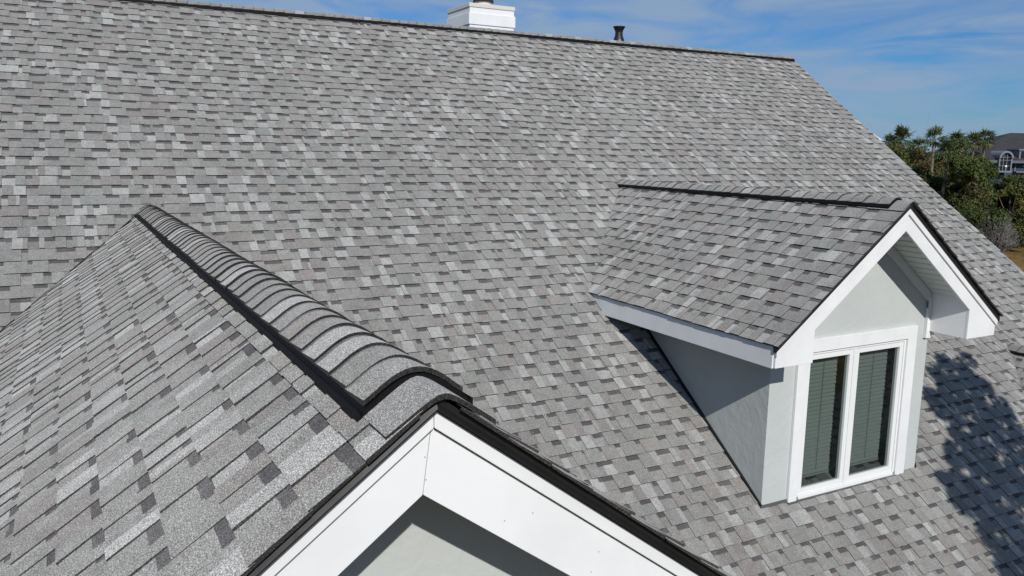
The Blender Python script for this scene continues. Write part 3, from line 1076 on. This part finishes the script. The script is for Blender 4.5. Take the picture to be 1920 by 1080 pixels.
rp_ = [Hp(-1.25, -0.2, zE - 0.12), Hp(WIDE + 0.4, -0.2, zE - 0.12), Hp(WIDE + 0.4, DEEP + 0.4, zE - 0.12), Hp(-1.25, DEEP + 0.4, zE - 0.12), Hp(4.85, 4.4, rz), Hp(WIDE - 3, 4.4, rz)]
for f in ((0, 1, 5, 4), (1, 2, 5), (2, 3, 4, 5), (3, 0, 4), (3, 2, 1, 0)):
    mb.face([rp_[i] for i in f])
# lower roof of the side wing on the left
for f in ([(-1.3, -0.1, zE - 0.1), (0.1, -0.25, zE - 0.1), (0.75, -1.2, zE - 0.95), (0.1, -1.2, zE - 0.95)],):
    pts = [Hp(*q) for q in f]
    lo = [(p[0], p[1], p[2] - 0.12) for p in pts]
    mb.hexa([lo[0], lo[1], lo[3], lo[2], pts[0], pts[1], pts[3], pts[2]])
mb.build('roof', M_DROOF, bh)
mb = MB()
hbox(mb, -0.9, WIDE + 0.3, -0.26, -0.205, zE - 0.30, zE - 0.11)
mb.build('fascia', paint_mat('dark_fascia', (0.10, 0.115, 0.14), 0.6), bh)
# arched window bay
cu = (1880 - 1832) * mpx
mb = MB()
nA = 18
ro, ri = 0.52, 0.39
zc_ = zE + 0.05
inner = [(cu + ri * math.cos(math.pi * i / nA), zc_ + ri * math.sin(math.pi * i / nA)) for i in range(nA + 1)]
outer = [(cu + ro * math.cos(math.pi * i / nA), zc_ + ro * math.sin(math.pi * i / nA)) for i in range(nA + 1)]
for i in range(nA):
    q = [inner[i], outer[i], outer[i + 1], inner[i + 1]]
    mb.prism(q, lambda a, b: Hp(a, -0.5, b), lambda a, b: Hp(a, 1.9, b))
for s in (-1, 1):
    a, b = sorted((cu + s * ri, cu + s * ro * 0.92))
    hbox(mb, a, b, -0.42, 0.3, zE - 0.86, zc_ - 0.002)
hbox(mb, cu - ro, cu + ro, -0.45, 0.3, zE - 0.98, zE - 0.865)
arch = mb.build('arched_window', M_TRIMG, bh)
mb = MB()
mb.prism([(cu - ri, zE - 0.86)] + [(cu + ri, zE - 0.86)] + inner, lambda a, b: Hp(a, -0.30, b), lambda a, b: Hp(a, -0.27, b))
mb.build('window_pane', M_DWIN, arch)
mb = MB()
for k in (-0.13, 0.13):
    hbox(mb, cu + k - 0.02, cu + k + 0.02, -0.35, -0.31, zE - 0.86, zc_ + 0.35)
for z in (-0.52, -0.12, 0.1):
    hbox(mb, cu - ri, cu + ri, -0.36, -0.3105, zE + z, zE + z + 0.035)
mb.build('muntin', M_TRIMG, arch)
# second dormer at the right, window strip and corner posts
du = (1912 - 1832) * mpx
mb = MB()
hbox(mb, du, du + 1.6, 0.1, 2.5, zE - 0.02, zE + 0.62)
hbox(mb, du - 0.12, du + 1.7, 0.0, 2.6, zE + 0.625, zE + 0.72)
mb.build('roof_dormer', M_TRIMG, bh)
mb = MB()
hbox(mb, du + 0.12, du + 0.62, 0.05, 0.095, zE + 0.06, zE + 0.55)
mb.build('dormer_window', M_DWIN, bh)
mb = MB()
hbox(mb, cu + 1.1, cu + 1.17, 0.22, 0.295, zE - 2.5, zE - 0.31)
hbox(mb, du - 0.2, du + 3, -0.1, 0.295, zE - 0.98, zE - 0.9)
mb.build('corner_trim', M_TRIMG, bh)
mb = MB()
hbox(mb, du - 0.1, du + 2.4, 0.2, 0.294, zE - 1.7, zE - 1.0)
mb.build('window', M_DWIN, bh)
M_GLOBE = base_mat('white_globe', (0.85, 0.85, 0.85), 0.3)[0]
for gx in (1854, 1889):
    g = Hp((gx - 1832) * mpx, -2.2, 0)
    zz = at(gx, 312, DH - 2.9)[2]
    lamp = thing('garden_lamp', 'white globe lamp %s the arched window of the blue house' % ('left of' if gx < 1870 else 'right of'), 'lamp', (g[0], g[1], GROUND), 'globe lamps by the blue house')
    mb = MB()
    mb.tube([(g[0], g[1], GROUND), (g[0], g[1], zz - 0.08)], [0.04, 0.03], 8)
    mb.build('post', M_TRIMG, lamp)
    mb = MB()
    mb.lathe((g[0], g[1], zz - 0.09), [(0.03, 0)] + [(0.11 * math.sin(math.pi * i / 10) + 0.004, 0.11 - 0.11 * math.cos(math.pi * i / 10)) for i in range(1, 11)], 14)
    mb.build('globe', M_GLOBE, lamp, smooth=True)

# ---- pale house peeping over the sloping roof edge
wc = at(1638, 256, 82)
wh = thing('white_house', 'pale house corner peeping out behind the sloping roof edge', 'house', (wc[0], wc[1], GROUND))
Wp = lambda u, d, z: (wc[0] + hR[0] * u + hF[0] * d, wc[1] + hR[1] * u + hF[1] * d, z)
mb = MB()
k = 82 / FPX
zt = wc[2] + 0.1
mb.prism([(-4.6, GROUND), (0.9, GROUND), (0.9, zt - 0.75), (-1.9, zt + 1.0), (-4.6, zt - 0.75)], lambda a, b: Wp(a, 0, b), lambda a, b: Wp(a, 7, b))
mb.build('wall', M_CREAM, wh)
mb = MB()
mb.prism([(-1.9, zt + 1.22), (1.25, zt - 0.76), (1.25, zt - 0.95), (-1.9, zt + 1.01)], lambda a, b: Wp(a, -0.4, b), lambda a, b: Wp(a, 7.4, b))
mb.prism([(-1.902, zt + 1.22), (-5, zt - 0.76), (-5, zt - 0.95), (-1.902, zt + 1.01)], lambda a, b: Wp(a, -0.4, b), lambda a, b: Wp(a, 7.4, b))
mb.build('roof', M_WHITE, wh)

# ---- thin mast on the horizon
mt_ = at(1743, 209, 180)
mast = thing('antenna_mast', 'very thin tall antenna mast on the horizon above the lone palm', 'antenna mast', (mt_[0], mt_[1], GROUND))
mb = MB()
mb.tube([(mt_[0] - 0.2, mt_[1], GROUND), (mt_[0], mt_[1], mt_[2])], [0.05, 0.03], 6)
mb.build('pole', base_mat('mast_grey', (0.25, 0.27, 0.3), 0.6)[0], mast)

# ------------------------------------------------------------------ the tree behind the viewer that shades the roof right of the dormer
POLY = [(1738, 655), (1800, 662), (1885, 735), (1925, 790), (2060, 900), (2060, 1130), (1900, 1110), (1862, 1040), (1812, 965), (1756, 880), (1770, 800), (1738, 735)]
def inside(x, y):
    c = False
    j = len(POLY) - 1
    for i in range(len(POLY)):
        (xi, yi), (xj, yj) = POLY[i], POLY[j]
        if (yi > y) != (yj > y) and x < (xj - xi) * (y - yi) / (yj - yi) + xi:
            c = not c
        j = i
    return c
rng = np.random.default_rng(17)
N0 = np.array([0, -PM, 1.0])
cs, rs, co = [], [], []
sv = np.array(SUN_DIR)
while len(cs) < 255:
    px, py = rng.uniform(1735, 2060), rng.uniform(650, 1120)
    if not inside(px, py):
        continue
    ry = FW + RT * (px - 960) / FPX - UP * (py - 540) / FPX
    tt = -(CAM @ N0) / (ry @ N0)
    g = CAM + ry * tt
    cs.append(g + sv * rng.uniform(4.4, 6.2))
    rs.append(rng.uniform(0.05, 0.15))
    co.append(DARK[rng.integers(3)])
V, F, C = leaf_arrays(rng, cs, rs, 85, 0.05, co, flat=1.0)
mid = np.mean(cs, axis=0)
tb = Vector((mid[0] - 0.6, mid[1] - 3.0, GROUND))
sh_tree = thing('shade_tree', 'leafy tree behind the viewer that throws the dappled shadow right of the dormer', 'tree', tb)
o = link_mesh('crown', leaf_mesh('crown', V, F, C), sh_tree)
o.matrix_parent_inverse = Matrix.Translation(-tb)
mb = MB()
tv = Vector(mid)
mb.tube([tb, tb + Vector((0.05, 0.1, 4)), tb.lerp(tv, 0.75), tv + Vector((0, -0.3, -0.1))], [0.2, 0.16, 0.08, 0.03], 8)
for i in range(0, len(cs), 9):
    mb.tube([tb.lerp(tv, 0.8), tb.lerp(tv, 0.9).lerp(Vector(cs[i]), 0.5), Vector(cs[i])], [0.03, 0.018, 0.006], 5)
mb.build('trunk', M_BARK, sh_tree)
